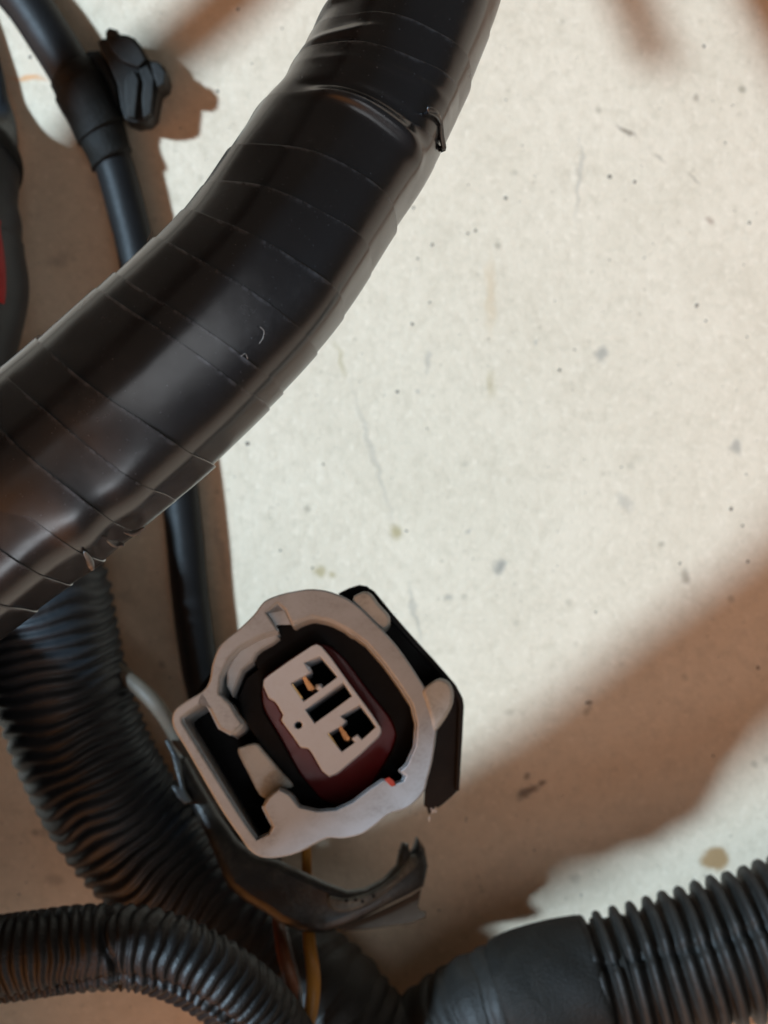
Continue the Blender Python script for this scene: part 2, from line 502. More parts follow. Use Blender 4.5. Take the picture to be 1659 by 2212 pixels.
def build_hose():
    base = P(960, -1300, 21.8) * np.array([1, 1, 0])
    t = empty("taped_hose", base, "thick wiring bundle wrapped in glossy black vinyl tape, crossing above the grey connector", "wire bundle")
    v, f, uv = sweep(HOSE, np.linspace(0, HOSE.L, 1500), 48, lambda s, th, r0: hose_surface(s, th, r0) - 0.03)
    link("core_bundle", mesh("core_bundle", v, f, True, uv, base), M['cable'], t)
    marks = [(-1050, 1825), (-900, 1730), (-800, 1670), (-690, 1590), (-590, 1520), (-480, 1440), (-380, 1365), (-270, 1282), (-160, 1203), (-80, 1143), (5, 1078),
             (90, 1020), (165, 957), (252, 885), (390, 755), (430, 715), (520, 625), (590, 540), (655, 445), (715, 355),
             (795, 232), (850, 115), (880, 48), (918, -60), (940, -200), (958, -420), (965, -600)]
    ss = [HOSE.s_top(a, b) for a, b in marks]
    rr = random.Random(4)
    for i in range(1, len(ss)):
        s0 = ss[i]
        ln = (s0 - ss[i - 1]) + 0.45
        tilt = 0.17 + rr.uniform(-0.05, 0.06)
        if marks[i][1] < 330: tilt = 0.30 + rr.uniform(-0.16, 0.1)
        ph = rr.uniform(0, 6)
        wv = ripple(100 + i, (0.1, 0.3), (1, 5))
        lift = 0.015 + rr.uniform(0, 0.010)

        def shift(s, th, tilt=tilt, wv=wv, s0=s0, ln=ln):
            k = 1 - np.clip((s0 - s) / ln, 0, 1)
            return tilt * np.sin(th) + 0.012 * wv(s * 0, th) * k

        def rad(s, th, r0, s0=s0, ln=ln, lift=lift, wv=wv, tilt=tilt):
            u = np.clip((s0 - (s - tilt * np.sin(th))) / ln, -0.1, 1)
            lf = lift * (1 + 0.45 * wv(s * 0 + 2, th * 1.0))
            return hose_surface(s, th, r0) + lf * (1 - u) - 0.012 * u
        grid = s0 - np.concatenate([[0, 0.004, 0.012, 0.03], np.linspace(0.05, ln, 64)])
        v, f, uv = sweep(HOSE, grid, 120, rad, shift, False)
        f = [q[::-1] for q in f]
        # turn the free edge down to the layer beneath it
        nt = 120
        c, N, B, r0 = HOSE.at(uv[:nt, 0])
        th = uv[:nt, 1] * 2 * math.pi
        low = c + (hose_surface(uv[:nt, 0], th, r0) - 0.02)[:, None] * (np.cos(th)[:, None] * N + np.sin(th)[:, None] * B)
        n0 = len(v)
        v = np.vstack([v, low])
        f += [[k, (k + 1) % nt, n0 + (k + 1) % nt, n0 + k] for k in range(nt)]
        uv = np.vstack([uv, uv[:nt]])
        me = mesh("tape_wrap", v, f, True, uv, base)
        at = me.attributes.new("edge", 'FLOAT', 'POINT')
        e = np.zeros(len(v), dtype=np.float32)
        e[:nt * 3] = 1.0
        e[nt * 3:nt * 4] = 0.3
        e[n0:] = 0.6
        at.data.foreach_set("value", e)
        link("tape_wrap", me, M['tape'], t)
    # loose tail of the fold standing off the right-hand side
    a = [P(925, 232, 13.3), P(946, 240, 13.42), P(956, 262, 13.65), P(960, 295, 13.85), P(964, 322, 14.0), P(952, 326, 14.05)]
    q, _ = spline(a, 26)
    ver, fac = [], []
    for i, c in enumerate(q):
        wdt = 0.24 * (1 - 0.6 * i / 25)
        tv = q[min(i + 1, 25)] - q[max(i - 1, 0)]
        tv /= np.linalg.norm(tv)
        sd = np.cross(tv, np.array([0.3, 0.25, 0.92]))
        sd /= np.linalg.norm(sd)
        dn = np.array([-0.25, 0.1, -1.0])
        for k in (0.0, 0.35, 0.7, 1.0):
            ver.append(c + dn * wdt * k + sd * 0.05 * math.sin(3 * k))
        if i:
            for k in range(3):
                fac.append([(i - 1) * 4 + k, (i - 1) * 4 + k + 1, i * 4 + k + 1, i * 4 + k])
    o = link("tape_flap", mesh("tape_flap", ver, fac, True, None, base), M['tape'], t)
    sm = o.modifiers.new("thickness", 'SOLIDIFY')
    sm.thickness = 0.02 * S
    # lint stuck to the glue
    def on_hose(px, py, up=0.012):
        d = H - HOSE.c[:, 2]
        x, y = HOSE.c[:, 0] / d * F + CX, CY - HOSE.c[:, 1] / d * F
        i = int(np.argmin((x - px) ** 2 + (y - py) ** 2))
        k = min(0.97, math.hypot(x[i] - px, y[i] - py) / (HOSE.r[i] / d[i] * F))
        return d[i] - (HOSE.r[i] + up) * math.sqrt(1 - k * k)

    def lint(pts, r):
        w = [(px, py, on_hose(px, py, up), r) for px, py, up in pts]
        p = Path(w, 80)
        v, f, uv = sweep(p, np.linspace(0, p.L, 50), 6, lambda s, th, r0: r0)
        link("lint_fibre", mesh("lint_fibre", v, f, True, uv, base), M['lint'], t)
    lint([(388, 470, .03), (405, 466, .03), (424, 474, .03), (427, 492, .04), (412, 505, .03), (392, 503, .03), (385, 488, .02), (390, 472, .02)], 0.0035)
    lint([(318, 522, .05), (322, 512, .06), (330, 500, .08), (324, 517, .1)], 0.003)
    lint([(700, 330, .02), (715, 318, .03), (728, 322, .02)], 0.0025)
    lint([(560, 742, .02), (568, 730, .03), (570, 715, .03), (562, 706, .02)], 0.003)
    def lip(pts, r):
        w = [(px, py, on_hose(px, py, up), q * r) for px, py, up, q in pts]
        p = Path(w, 80)
        wz = ripple(int(pts[0][0]), (6, 16), (1, 4))
        v, f, uv = sweep(p, np.linspace(0, p.L, 60), 12, lambda s, th, r0: r0 * (1 + 0.25 * wz(s, th)))
        link("torn_tape_edge", mesh("torn_tape_edge", v, f, True, uv, base), M['torn'], t)
    lip([(182, 1192, -.01, .4), (190, 1206, .0, 1.0), (197, 1220, .0, 1.1), (201, 1232, -.01, .5)], 0.028)
    lip([(232, 1168, .0, .3), (250, 1176, .04, 1.0), (268, 1178, .03, .4)], 0.030)
    lip([(268, 1150, .0, .3), (290, 1152, .04, 1.0), (312, 1140, .03, .4)], 0.026)
    lint([(520, 770, .02), (530, 764, .03), (535, 775, .02)], 0.0025)


build_hose()


# ---------------------------------------------------------------- corrugated conduits
def conduit(name, label, path, pitch, depth, mat, group, duty=0.55, sharp=3.0, seed=0, base=None, nt=72, per=8, s0=None, s1=None, wob=0.02, sleeve="sleeve", extra=None, wavy=1.0):
    base = (path.c[-1] * np.array([1, 1, 0])) if base is None else base
    t = empty(name, base, label, "conduit", group)
    fn0 = conduit_profile(pitch, depth, duty, sharp, seed, wob, wavy=wavy)
    fn = fn0 if extra is None else (lambda s, th, r0: extra(s, th, fn0(s, th, r0)))
    a, b = (0 if s0 is None else s0), (path.L if s1 is None else s1)
    v, f, uv = sweep(path, np.linspace(a, b, int((b - a) / pitch * per)), nt, fn)
    link(sleeve, mesh(sleeve, v, f, True, uv, base), mat, t)
    return t, base


GRP = "black corrugated conduits of the harness"
LEFT = Path([(-60, 1010, 22.4, 1.097), (20, 1130, 22.4, 1.120), (82, 1280, 22.4, 1.140), (122, 1450, 22.45, 1.123), (176, 1610, 22.5, 1.102), (252, 1760, 22.55, 1.077), (352, 1880, 22.6, 1.058), (455, 1985, 22.65, 1.029), (545, 2110, 22.7, 1.005), (600, 2260, 22.7, 0.986), (640, 2460, 22.75, 0.962), (690, 2800, 22.8, 0.926)], 900)
t_left, b_left = conduit("corrugated_conduit", "black corrugated conduit hanging down from under the taped hose, left of the grey connector", LEFT, 0.205, 0.062,
                         M['conduit'], GRP, 0.55, 1.6, 3, wob=0.018)


def patch_wrap(name, path, s0, s1, lift, mat, parent, base, tilt=0.2, seed=0, crinkle=0.02):
    """a turn of tape around a conduit, with uneven edges"""
    wv = ripple(seed, (0.2, 0.8), (1, 6))
    wz = ripple(seed + 1, (3, 9), (1, 5))
    ss = np.linspace(s0, s1, 60)

    def sh(s, th):
        return tilt * np.sin(th + 0.4) + 0.05 * wv(s * 0, th)

    def rad(s, th, r0):
        u = np.clip((s - sh(s, th) - s0) / (s1 - s0), 0, 1)
        fade = np.minimum(1, np.minimum(u, 1 - u) * 40 + 0.05)
        return r0 + lift * fade + crinkle * wz(s, th) * 0.7
    v, f, uv = sweep(path, ss, 84, rad, sh, False)
    o = link(name, mesh(name, v, f, True, uv, base), mat, parent)
    sm = o.modifiers.new("thickness", 'SOLIDIFY')
    sm.thickness = 0.015 * S
    sm.offset = -1
    return o


patch_wrap("tape_wrap", LEFT, LEFT.s_of(10, 1110), LEFT.s_of(70, 1262), 0.05, M['tape'], t_left, b_left, 0.22, 21, 0.03)
patch_wrap("tape_wrap", LEFT, LEFT.s_of(-40, 1050), LEFT.s_of(45, 1190), 0.10, M['tape'], t_left, b_left, 0.30, 27, 0.03)

BRANCH = Path([(-620, 2250, 22.3, 0.60), (-330, 2140, 21.0, 0.60), (-100, 2085, 19.9, 0.60), (60, 2062, 19.5, 0.60), (200, 2046, 19.4, 0.60), (310, 2050, 19.4, 0.59), (410, 2084, 19.5, 0.58),
               (500, 2140, 19.7, 0.58), (575, 2215, 20.0, 0.58), (640, 2330, 20.4, 0.58), (700, 2520, 21.4, 0.58), (720, 2800, 23.2, 0.58)], 700)
S_CUT = BRANCH.s_of(255, 2046)


def slit(s, th, r):
    t = (th + math.pi) % (2 * math.pi) - math.pi
    line = 0.62 + 0.10 * np.sin(1.3 * s) - 0.55 * np.clip((s - S_CUT) / 2.5, -0.4, 1)
    r = r - 0.07 * np.exp(-((t - line) / 0.055) ** 2)
    r = r + 0.035 * np.exp(-((t - line - 0.16) / 0.10) ** 2)
    r = r - 0.09 * np.exp(-((s - S_CUT - 0.12 * np.sin(2 * t)) / 0.045) ** 2) * (np.abs(t) < 1.3)
    return r


t_br, b_br = conduit("corrugated_conduit", "slim split corrugated conduit with shiny ribs arching across the bottom left corner", BRANCH, 0.150, 0.042,
                     M['conduit_fine'], GRP, 0.5, 2.0, 14, wob=0.022, extra=slit)

TRUNK = Path([(600, 2060, 23.0, 0.9), (640, 2105, 22.8, 1.02), (700, 2165, 22.6, 1.06), (790, 2262, 22.5, 1.0), (890, 2300, 22.6, 1.0), (985, 2245, 22.5, 1.08), (1080, 2195, 22.35, 1.12),
              (1180, 2162, 22.3, 1.14), (1330, 2124, 22.3, 1.16), (1480, 2084, 22.3, 1.2), (1660, 2030, 22.3, 1.22), (1900, 1950, 22.35, 1.24), (2300, 1850, 22.4, 1.24), (2900, 1800, 22.5, 1.24)], 1000)
S_C0, S_C1 = TRUNK.s_of(1105, 2187), TRUNK.s_of(1300, 2132)
t_tr, b_tr = conduit("corrugated_conduit", "wide ribbed black conduit lying on the bright floor patch, bottom right, with a taped collar", TRUNK, 0.285, 0.165,
                     M['trunk'], GRP, 0.50, 2.4, 31, s0=S_C1 - 0.3, wob=0.008, sleeve="ribbed_sleeve", wavy=0.12,
                     extra=lambda s, th, r: r - 0.13 * np.exp(-((((th + math.pi) % (2 * math.pi) - math.pi) + 0.55 + 0.05 * np.sin(2.1 * s)) / 0.045) ** 2))
v, f, uv = sweep(TRUNK, np.linspace(0, S_C0 + 0.2, 360), 72, conduit_profile(0.30, 0.045, 0.5, 1.0, 44, 0.03))
link("thin_sleeve", mesh("thin_sleeve", v, f, True, uv, b_tr), M['trunk'], t_tr)
_cw = ripple(61, (0.8, 2.6), (0, 4))
_cw2 = ripple(62, (3, 9), (2, 7))


def collar_r(s, th, r0):
    u = (s - S_C0) / (S_C1 - S_C0)
    e = np.clip(np.minimum(u, 1 - u) * 9, 0, 1)
    return (1.08 + 0.0 * r0) + 0.10 * np.sqrt(1 - (1 - e) ** 2) * np.minimum(1, 0.75 + u) + 0.022 * _cw(s, th) + 0.010 * _cw2(s, th)


v, f, uv = sweep(TRUNK, np.linspace(S_C0, S_C1, 90), 84, collar_r, lambda s, th: 0.03 * np.sin(2 * th))
link("taped_collar", mesh("taped_collar", v, f, True, uv, b_tr), M['collar'], t_tr)
for k in range(2):
    a = S_C1 + 0.10 + 0.20 * k
    v, f, uv = sweep(TRUNK, np.linspace(a, a + 0.10, 8), 72, lambda s, th, r0: 1.07 - 0.05 * k + 0.012 * _cw(s, th))
    link("collar_ring", mesh("collar_ring", v, f, True, uv, b_tr), M['collar'], t_tr)

# ---------------------------------------------------------------- the bundle along the left edge
SIDE = Path([(-150, -260, 23.8, 0.14), (-75, -40, 23.8, 0.14), (-22, 120, 23.8, 0.15), (2, 225, 23.75, 0.16), (0, 285, 23.5, 0.3), (-50, 345, 22.9, 0.75), (-98, 420, 22.5, 1.06), (-118, 520, 22.3, 1.22), (-112, 640, 22.2, 1.25), (-155, 800, 22.1, 1.26),
             (-215, 1000, 21.8, 1.3), (-235, 1200, 21.5, 1.33), (-232, 1450, 21.4, 1.34), (-230, 1750, 21.4, 1.34), (-232, 2100, 21.5, 1.34), (-240, 2500, 21.9, 1.3), (-250, 3000, 22.65, 1.25)], 900)
_sw = ripple(71, (0.6, 2.0), (0, 4))
_sw2 = ripple(72, (4, 11), (1, 5))
S_K = SIDE.s_of(-40, 335)
b_side = SIDE.c[-1] * np.array([1, 1, 0])
t_side = empty("cloth_taped_bundle", b_side, "dull black taped bundle with a red mark at the left edge of the picture", "wire bundle")
v, f, uv = sweep(SIDE, np.linspace(0, SIDE.L, 800), 72, lambda s, th, r0: r0 + 0.018 * _sw(s, th) + 0.008 * _sw2(s, th))
link("sleeve", mesh("sleeve", v, f, True, uv, b_side), M['conduit'], t_side)
v, f, uv = sweep(SIDE, np.linspace(S_K - 0.05, S_K + 0.3, 60), 72,
                 lambda s, th, r0: r0 + 0.04 + 0.02 * _sw(s, th) + 0.02 * np.sin(13 * s), lambda s, th: 0.10 * np.sin(th))
link("tape_wrap", mesh("tape_wrap", v, f, True, uv, b_side), M['collar'], t_side)
s_r0, s_r1 = SIDE.s_of(-122, 505), SIDE.s_of(-115, 655)
th = np.linspace(0.70, 1.02, 10)
ss = np.linspace(s_r0, s_r1, 24)
SS, TH = np.meshgrid(ss, th, indexing='ij')
c, N, B, r0 = SIDE.at(SS)
R = r0 + 0.018 * _sw(SS, TH) + 0.008 * _sw2(SS, TH) + 0.014
v = (c + R[..., None] * (np.cos(TH)[..., None] * N - np.sin(TH)[..., None] * B * 0)).reshape(-1, 3) if False else \
    (c + R[..., None] * (np.cos(TH)[..., None] * N + np.sin(TH)[..., None] * B * (-1.0 if B[0, 0, 0] < 0 else 1.0))).reshape(-1, 3)
f = [[i * 10 + j, i * 10 + j + 1, (i + 1) * 10 + j + 1, (i + 1) * 10 + j] for i in range(23) for j in range(9)]
o = link("red_mark", mesh("red_mark", v, f, True, None, b_side), M['red'], t_side)
sm = o.modifiers.new("thickness", 'SOLIDIFY')
sm.thickness = 0.02 * S
o["label"] = "red tape mark on the black bundle"

# ---------------------------------------------------------------- thin cable with its clip
CABLE = Path([(-420, -520, 23.65, 0.321), (-180, -210, 23.62, 0.350), (20, -35, 23.58, 0.380), (110, 85, 23.54, 0.384), (185, 215, 23.52, 0.374), (240, 340, 23.58, 0.335), (272, 450, 23.62, 0.330), (298, 560, 23.64, 0.326), (340, 780, 23.64, 0.326), (380, 1000, 23.65, 0.316), (398, 1150, 23.65, 0.316), (412, 1300, 23.65, 0.316), (440, 1480, 23.65, 0.316), (500, 1680, 23.66, 0.311), (560, 1850, 23.66, 0.311), (600, 1960, 23.67, 0.301)], 700)
b_cab = CABLE.c[-1] * np.array([1, 1, 0])
t_cab = empty("thin_cable", b_cab, "thin smooth black cable curving down behind the taped hose", "cable")
_cw3 = ripple(81, (0.4, 1.2), (0, 2))
v, f, uv = sweep(CABLE, np.linspace(0, CABLE.L, 360), 40, lambda s, th, r0: r0 * (1 + 0.015 * _cw3(s, th)))
link("jacket", mesh("jacket", v, f, True, uv, b_cab), M['cable'], t_cab)
sa, sb = CABLE.s_of(165, 165), CABLE.s_of(232, 330)
for k, (a, b, lf) in enumerate(((sa - 0.1, sb + 0.15, 0.05), (sa + 0.15, sb - 0.35, 0.085))):
    v, f, uv = sweep(CABLE, np.linspace(a, b, 40), 48, lambda s, th, r0, lf=lf: r0 + lf + 0.014 * np.sin(9 * s + 2 * th) * (1 if lf < 0.07 else 0.4), lambda s, th: 0.06 * np.sin(th))
    link("tape_wrap", mesh("tape_wrap", v, f, True, uv, b_cab), M['collar'], t_cab)


# ---------------------------------------------------------------- flat-outline solids
SHEAR = None


def curve_solid(name, loops, depth, bevel, mat, parent, z_top=0.0, smooth=(), res=1, to=None, taper=None):
    """solid of the given outlines (cm, parent's own axes), its upper face at z_top"""
    cu = bpy.data.curves.new("tmp", 'CURVE')
    cu.dimensions = '2D'
    cu.fill_mode = 'BOTH'
    cu.extrude = max(depth / 2 - bevel, 0.001) * S
    cu.bevel_depth = bevel * S
    cu.bevel_resolution = 3 if bevel > 0.01 else 0
    cu.offset = -bevel * S
    for k, lp in enumerate(loops):
        lp = np.asarray(lp, float)
        if k in smooth or smooth == 'all':
            q = np.vstack([lp, lp[:1]])
            m = len(lp)
            out = []
            for i in range(m):
                a, b, c_, d = lp[i - 1], lp[i], lp[(i + 1) % m], lp[(i + 2) % m]
                nn = max(3, int(np.linalg.norm(c_ - b) / 0.05))
                tt = np.linspace(0, 1, min(nn, 10), endpoint=False)[:, None]
                out.append(0.5 * ((2 * b) + (-a + c_) * tt + (2 * a - 5 * b + 4 * c_ - d) * tt ** 2 + (-a + 3 * b - 3 * c_ + d) * tt ** 3))
            lp = np.vstack(out)
        sp = cu.splines.new('POLY')
        sp.points.add(len(lp) - 1)
        sp.points.foreach_set("co", np.hstack([lp * S, np.zeros((len(lp), 1)), np.ones((len(lp), 1))]).ravel())
        sp.use_cyclic_u = True
    ob = bpy.data.objects.new("tmp", cu)
    COL.objects.link(ob)
    dg = bpy.context.evaluated_depsgraph_get()
    me = bpy.data.meshes.new_from_object(ob.evaluated_get(dg))
    bpy.data.objects.remove(ob)
    bpy.data.curves.remove(cu)
    me.name = name
    co = np.zeros(len(me.vertices) * 3)
    me.vertices.foreach_get("co", co)
    co = co.reshape(-1, 3)
    co[:, 2] += (z_top - depth / 2) * S
    if SHEAR is not None:
        dz = co[:, 2] - z_top * S
        co[:, 0] += SHEAR[0] * dz
        co[:, 1] += SHEAR[1] * dz
    if taper is not None:
        co = taper(co / S) * S
    me.vertices.foreach_set("co", co.ravel())
    me.polygons.foreach_set("use_smooth", [True] * len(me.polygons))
    me.update()
    try:
        me.set_sharp_from_angle(angle=math.radians(38))
    except Exception:
        pass
    return link(name, me, mat, parent)


# ---------------------------------------------------------------- the connector
CC = P(680, 1560, 17.8)
AX = np.array([0.25, -0.38, 0.92])
AX /= np.linalg.norm(AX)
UX = np.array([1.0, 0, 0]) - AX * AX[0]
UX /= np.linalg.norm(UX)
UY = np.cross(AX, UX)
ROT = Matrix(np.stack([UX, UY, AX], 1).tolist())
EYE = np.array([0, 0, H])


def plane_pt(px, py, lev, fr=None):
    """where the sight line of a photograph point meets the connector plane at height lev"""
    c, ux, uy, ax = fr or (CC, UX, UY, AX)
    d = np.array([(px - CX) / F, (CY - py) / F, -1.0])
    o = c + ax * lev
    t = ((o - EYE) @ ax) / (d @ ax)
    q = EYE + d * t - c
    return np.array([q @ ux, q @ uy])


# the moulding runs back from its face along this slanting direction
BACK = np.array([0.01, -0.215, -1.0])
SHEAR = (float(BACK @ UX / (BACK @ AX)), float(BACK @ UY / (BACK @ AX)))


def Z1(pts, lev=0.0):
    return [plane_pt(329.2 + 0.4299 * a, 1206.9 + 0.4299 * b, lev) for a, b in pts]


con = empty("connector", CC, "grey two-terminal plug with red seal, facing up below the taped hose", "connector", None, ROT)

outer = [(720, 160), (800, 150), (880, 160), (950, 185), (1010, 218), (1080, 280), (1190, 392), (1262, 482), (1340, 600), (1395, 690), (1428, 780), (1428, 860),
         (1418, 950), (1402, 1040), (1385, 1100), (1368, 1165), (1325, 1220), (1270, 1258), (1190, 1285), (1120, 1340), (1050, 1385), (960, 1405), (880, 1405), (800, 1442),
         (740, 1474), (660, 1498), (560, 1503), (490, 1468), (440, 1400), (350, 1270), (250, 1100), (170, 960), (112, 866), (96, 812), (110, 760),
         (165, 715), (250, 664), (285, 610), (300, 525), (342, 430), (430, 355), (508, 280), (562, 212), (640, 178)]
inner = [(735, 325), (800, 300), (890, 318), (985, 368), (1070, 430), (1160, 535), (1235, 640), (1295, 735), (1318, 830), (1310, 940), (1270, 1030), (1235, 1062),
         (1262, 1085), (1250, 1110), (1205, 1125), (1185, 1108), (1150, 1105), (1085, 1150), (1000, 1215), (920, 1252), (830, 1258), (740, 1238), (690, 1175), (640, 1150), (585, 1195), (560, 1240),
         (608, 1335), (590, 1370), (530, 1398), (480, 1330), (390, 1190), (280, 1010), (165, 825), (160, 800), (190, 775), (250, 735), (262, 700),
         (300, 760), (345, 850), (400, 880), (458, 830), (430, 790), (400, 730), (345, 680), (350, 600), (385, 520), (440, 455), (540, 400), (632, 372), (620, 345), (575, 280), (632, 235), (668, 268), (700, 335)]
def grown(pts, k, c):
    return [(c[0] + (a - c[0]) * k, c[1] + (b - c[1]) * k) for a, b in pts]


INC = (790, 790)
house = curve_solid("housing", [Z1(outer), Z1(grown(inner, 1.022, INC))], 0.85, 0.03, M['grey'], con, 0.0, (0,))
curve_solid("inner_step", [Z1(grown(inner, 1.0215, INC), -0.07), Z1(inner, -0.07)], 0.7, 0.015, M['grey'], con, -0.07)
# thin bright lip round the top arc, standing proud inside the rim
lipo = [(690, 268), (740, 235), (820, 214), (900, 226), (985, 275), (1050, 338), (1010, 385), (940, 340), (870, 312), (800, 300), (735, 322), (704, 335)]
curve_solid("rim_lip", [Z1(lipo, -0.03)], 0.75, 0.03, M['grey'], con, -0.03, (0,))
lip2 = [(425, 462), (500, 400), (570, 365), (628, 376), (636, 398), (600, 425), (545, 455), (520, 478), (500, 520), (450, 560), (420, 640), (400, 690), (370, 640), (372, 560)]
curve_solid("rim_lip", [Z1(lip2, -0.2)], 0.6, 0.03, M['grey'], con, -0.2)
# base of the well, pierced by the two small gaps one sees the floor through
wella = [(300, 560), (560, 230), (820, 200), (1100, 380), (1360, 760), (1330, 1060), (1180, 1200), (920, 1340), (560, 1460), (420, 1330), (120, 820)]
h1 = [(565, 930), (585, 915), (605, 935), (600, 955)]
h2 = [(676, 1098), (688, 1080), (694, 1105)]
curve_solid("well_floor", [Z1(wella, -0.80), Z1(h1, -0.80), Z1(h2, -0.80)], 0.06, 0.0, M['well'], con, -0.80)
# black inner sleeve with its notch
sleeve = [(690, 318), (800, 296), (905, 322), (1000, 372), (1090, 450), (1180, 555), (1262, 672), (1316, 800), (1310, 930), (1265, 1050), (1150, 1120), (1010, 1225), (900, 1262), (770, 1250), (690, 1190),
          (600, 1050), (520, 900), (450, 800), (430, 700), (470, 600), (530, 555), (500, 505), (630, 400), (620, 350), (662, 318)]
shole = [(820, 420), (900, 440), (980, 520), (1100, 680), (1200, 800), (1228, 890), (1200, 980), (1090, 1150), (1010, 1212), (930, 1242), (850, 1212), (740, 1080), (640, 900), (560, 770), (545, 690), (560, 590), (680, 500)]
curve_solid("inner_sleeve", [Z1(sleeve, -0.40), Z1(shole, -0.40)], 0.38, 0.02, M['well'], con, -0.40)
# red silicone seal
so = [(825, 424), (880, 432), (970, 505), (1090, 665), (1195, 800), (1226, 885), (1202, 965), (1100, 1135), (1012, 1208), (930, 1240), (848, 1208), (742, 1082), (645, 905), (565, 770), (548, 690), (560, 600), (690, 500)]
# the core with its cavities
core_o = [(800, 437), (825, 428), (850, 440), (900, 500), (1000, 640), (1100, 775), (1148, 848), (1150, 870), (1135, 895), (1050, 975), (925, 1080), (885, 1094), (852, 1066), (800, 975), (780, 952), (742, 946),
          (700, 885), (646, 812), (656, 785), (625, 730), (605, 710), (583, 700), (556, 640), (558, 610), (580, 588), (690, 510)]
si = [(855 + (a - 855) * 0.985, 760 + (b - 760) * 0.985) for a, b in core_o]
seal = curve_solid("seal", [Z1(so, -0.46), Z1(si, -0.46)], 0.32, 0.03, M['seal'], con, -0.46, (0,))
cav1 = [(840, 488), (885, 540), (928, 594), (892, 622), (855, 648), (838, 632), (822, 650), (835, 665), (760, 716), (728, 672), (697, 626), (740, 600), (772, 585), (792, 568), (762, 522)]
cav2 = [(1040, 733), (1080, 785), (1122, 845), (1085, 880), (1052, 908), (1030, 884), (1000, 905), (1018, 922), (952, 970), (915, 925), (880, 880), (920, 855), (950, 838), (972, 815), (945, 790)]
slot = [(957, 620), (980, 655), (1002, 690), (910, 758), (815, 826), (792, 792), (768, 758), (860, 690)]
hol = [(733 + 19 * math.cos(a), 835 + 19 * math.sin(a)) for a in np.linspace(0, 2 * math.pi, 14, endpoint=False)]
core = curve_solid("core", [Z1(core_o, -0.20), Z1(cav1, -0.20), Z1(cav2, -0.20), Z1(slot, -0.20), Z1(hol, -0.20)], 0.58, 0.016, M['core'], con, -0.20)
for nm, m, pts, lev in (("terminal", 'brass', [(748, 592), (766, 585), (815, 650), (806, 668), (782, 660)], -0.27),
                        ("terminal", 'gold', [(684, 632), (704, 627), (756, 700), (742, 712)], -0.215),
                        ("terminal", 'brass', [(930, 842), (948, 838), (995, 902), (985, 918), (962, 910)], -0.27),
                        ("terminal", 'gold', [(870, 880), (888, 878), (938, 952), (930, 968)], -0.215)):
    curve_solid(nm, [Z1(pts, lev)], 0.3, 0.004, M[m], core, lev)
for pts, lev in (([(762, 520), (792, 545), (800, 566), (772, 585), (742, 600), (690, 612), (680, 596), (730, 556)], -0.245), ([(822, 632), (850, 628), (860, 648), (838, 668), (818, 652)], -0.26),
                 ([(942, 790), (975, 812), (955, 838), (920, 856), (870, 868), (846, 862), (900, 815)], -0.245), ([(1000, 900), (1030, 880), (1052, 905), (1022, 925)], -0.27)):
    curve_solid("locking_lug", [Z1(pts, lev)], 0.3, 0.012, M['core'], core, lev)
# latch pieces in the side slot
for pts, lev, dp, mt in (([(425, 965), (455, 940), (520, 925), (560, 965), (640, 1060), (705, 1140), (640, 1160), (590, 1200), (540, 1190), (480, 1080)], -0.30, 0.4, 'grey_dirty'),
                         ([(575, 1200), (640, 1152), (700, 1180), (735, 1240), (700, 1270), (620, 1300), (560, 1240)], -0.12, 0.6, 'grey'),
                         ([(285, 700), (345, 690), (400, 745), (458, 822), (430, 870), (390, 880), (345, 830)], -0.06, 0.65, 'grey')):
    curve_solid("latch_tab", [Z1(pts, lev)], dp, 0.05, M[mt], con, lev, (0,))
# boss and block on the right flank
bo = [(1355, 665), (1400, 620), (1445, 598), (1490, 615), (1515, 665), (1510, 730), (1480, 790), (1435, 850), (1412, 862), (1392, 790), (1370, 720)]
curve_solid("side_boss", [Z1(bo, 0.03)], 0.7, 0.06, M['grey_dirty'], con, 0.03, (0,))
bl = [(1005, 205), (1050, 165), (1095, 168), (1140, 225), (1192, 285), (1185, 325), (1150, 345), (1090, 300)]
curve_solid("side_block", [Z1(bl, -0.03)], 0.7, 0.05, M['grey_dirty'], con, -0.03, (0,))
rb = [(1190, 1098), (1215, 1118), (1222, 1140), (1200, 1145), (1180, 1125), (1165, 1108)]
curve_solid("red_fleck", [Z1(rb, 0.008)], 0.02, 0.004, plain("red_residue", (0.45, 0.05, 0.03), 0.5), con, 0.008)

# black frame clipped round the right flank, snapped at its lower end
fr = [(935, 172), (990, 145), (1040, 130), (1080, 137), (1110, 165), (1200, 278), (1300, 392), (1410, 512), (1512, 630), (1548, 690), (1560, 740), (1553, 900), (1540, 1160), (1500, 1200), (1455, 1238), (1438, 1250), (1422, 1243),
      (1412, 1275), (1392, 1282), (1384, 1250), (1368, 1240), (1372, 1160), (1384, 1085), (1425, 930), (1440, 800), (1395, 690), (1330, 595), (1185, 395), (1080, 285), (1010, 220)]
frame = curve_solid("snapped_frame", [Z1(fr, -0.5)], 0.6, 0.02, M['frame'], con, -0.5)
fw = [(1095, 148), (1118, 165), (1210, 278), (1310, 392), (1420, 512), (1524, 632), (1560, 700), (1566, 740), (1558, 900), (1542, 1165), (1524, 1165), (1534, 900), (1540, 745), (1536, 715), (1500, 650), (1396, 528), (1285, 408), (1188, 296)]
curve_solid("frame_edge", [Z1(fw, -0.38)], 0.6, 0.02, M['frame'], frame, -0.38)
# white stress fibres at the break
for pts in ([(1396, 1250), (1420, 1262), (1404, 1285)], [(1412, 1262), (1432, 1268), (1424, 1278)], [(1384, 1300), (1398, 1292), (1392, 1328)]):
    curve_solid("stress_fibre", [Z1(pts, -0.5)], 0.05, 0.0, M['core'], frame, -0.5)

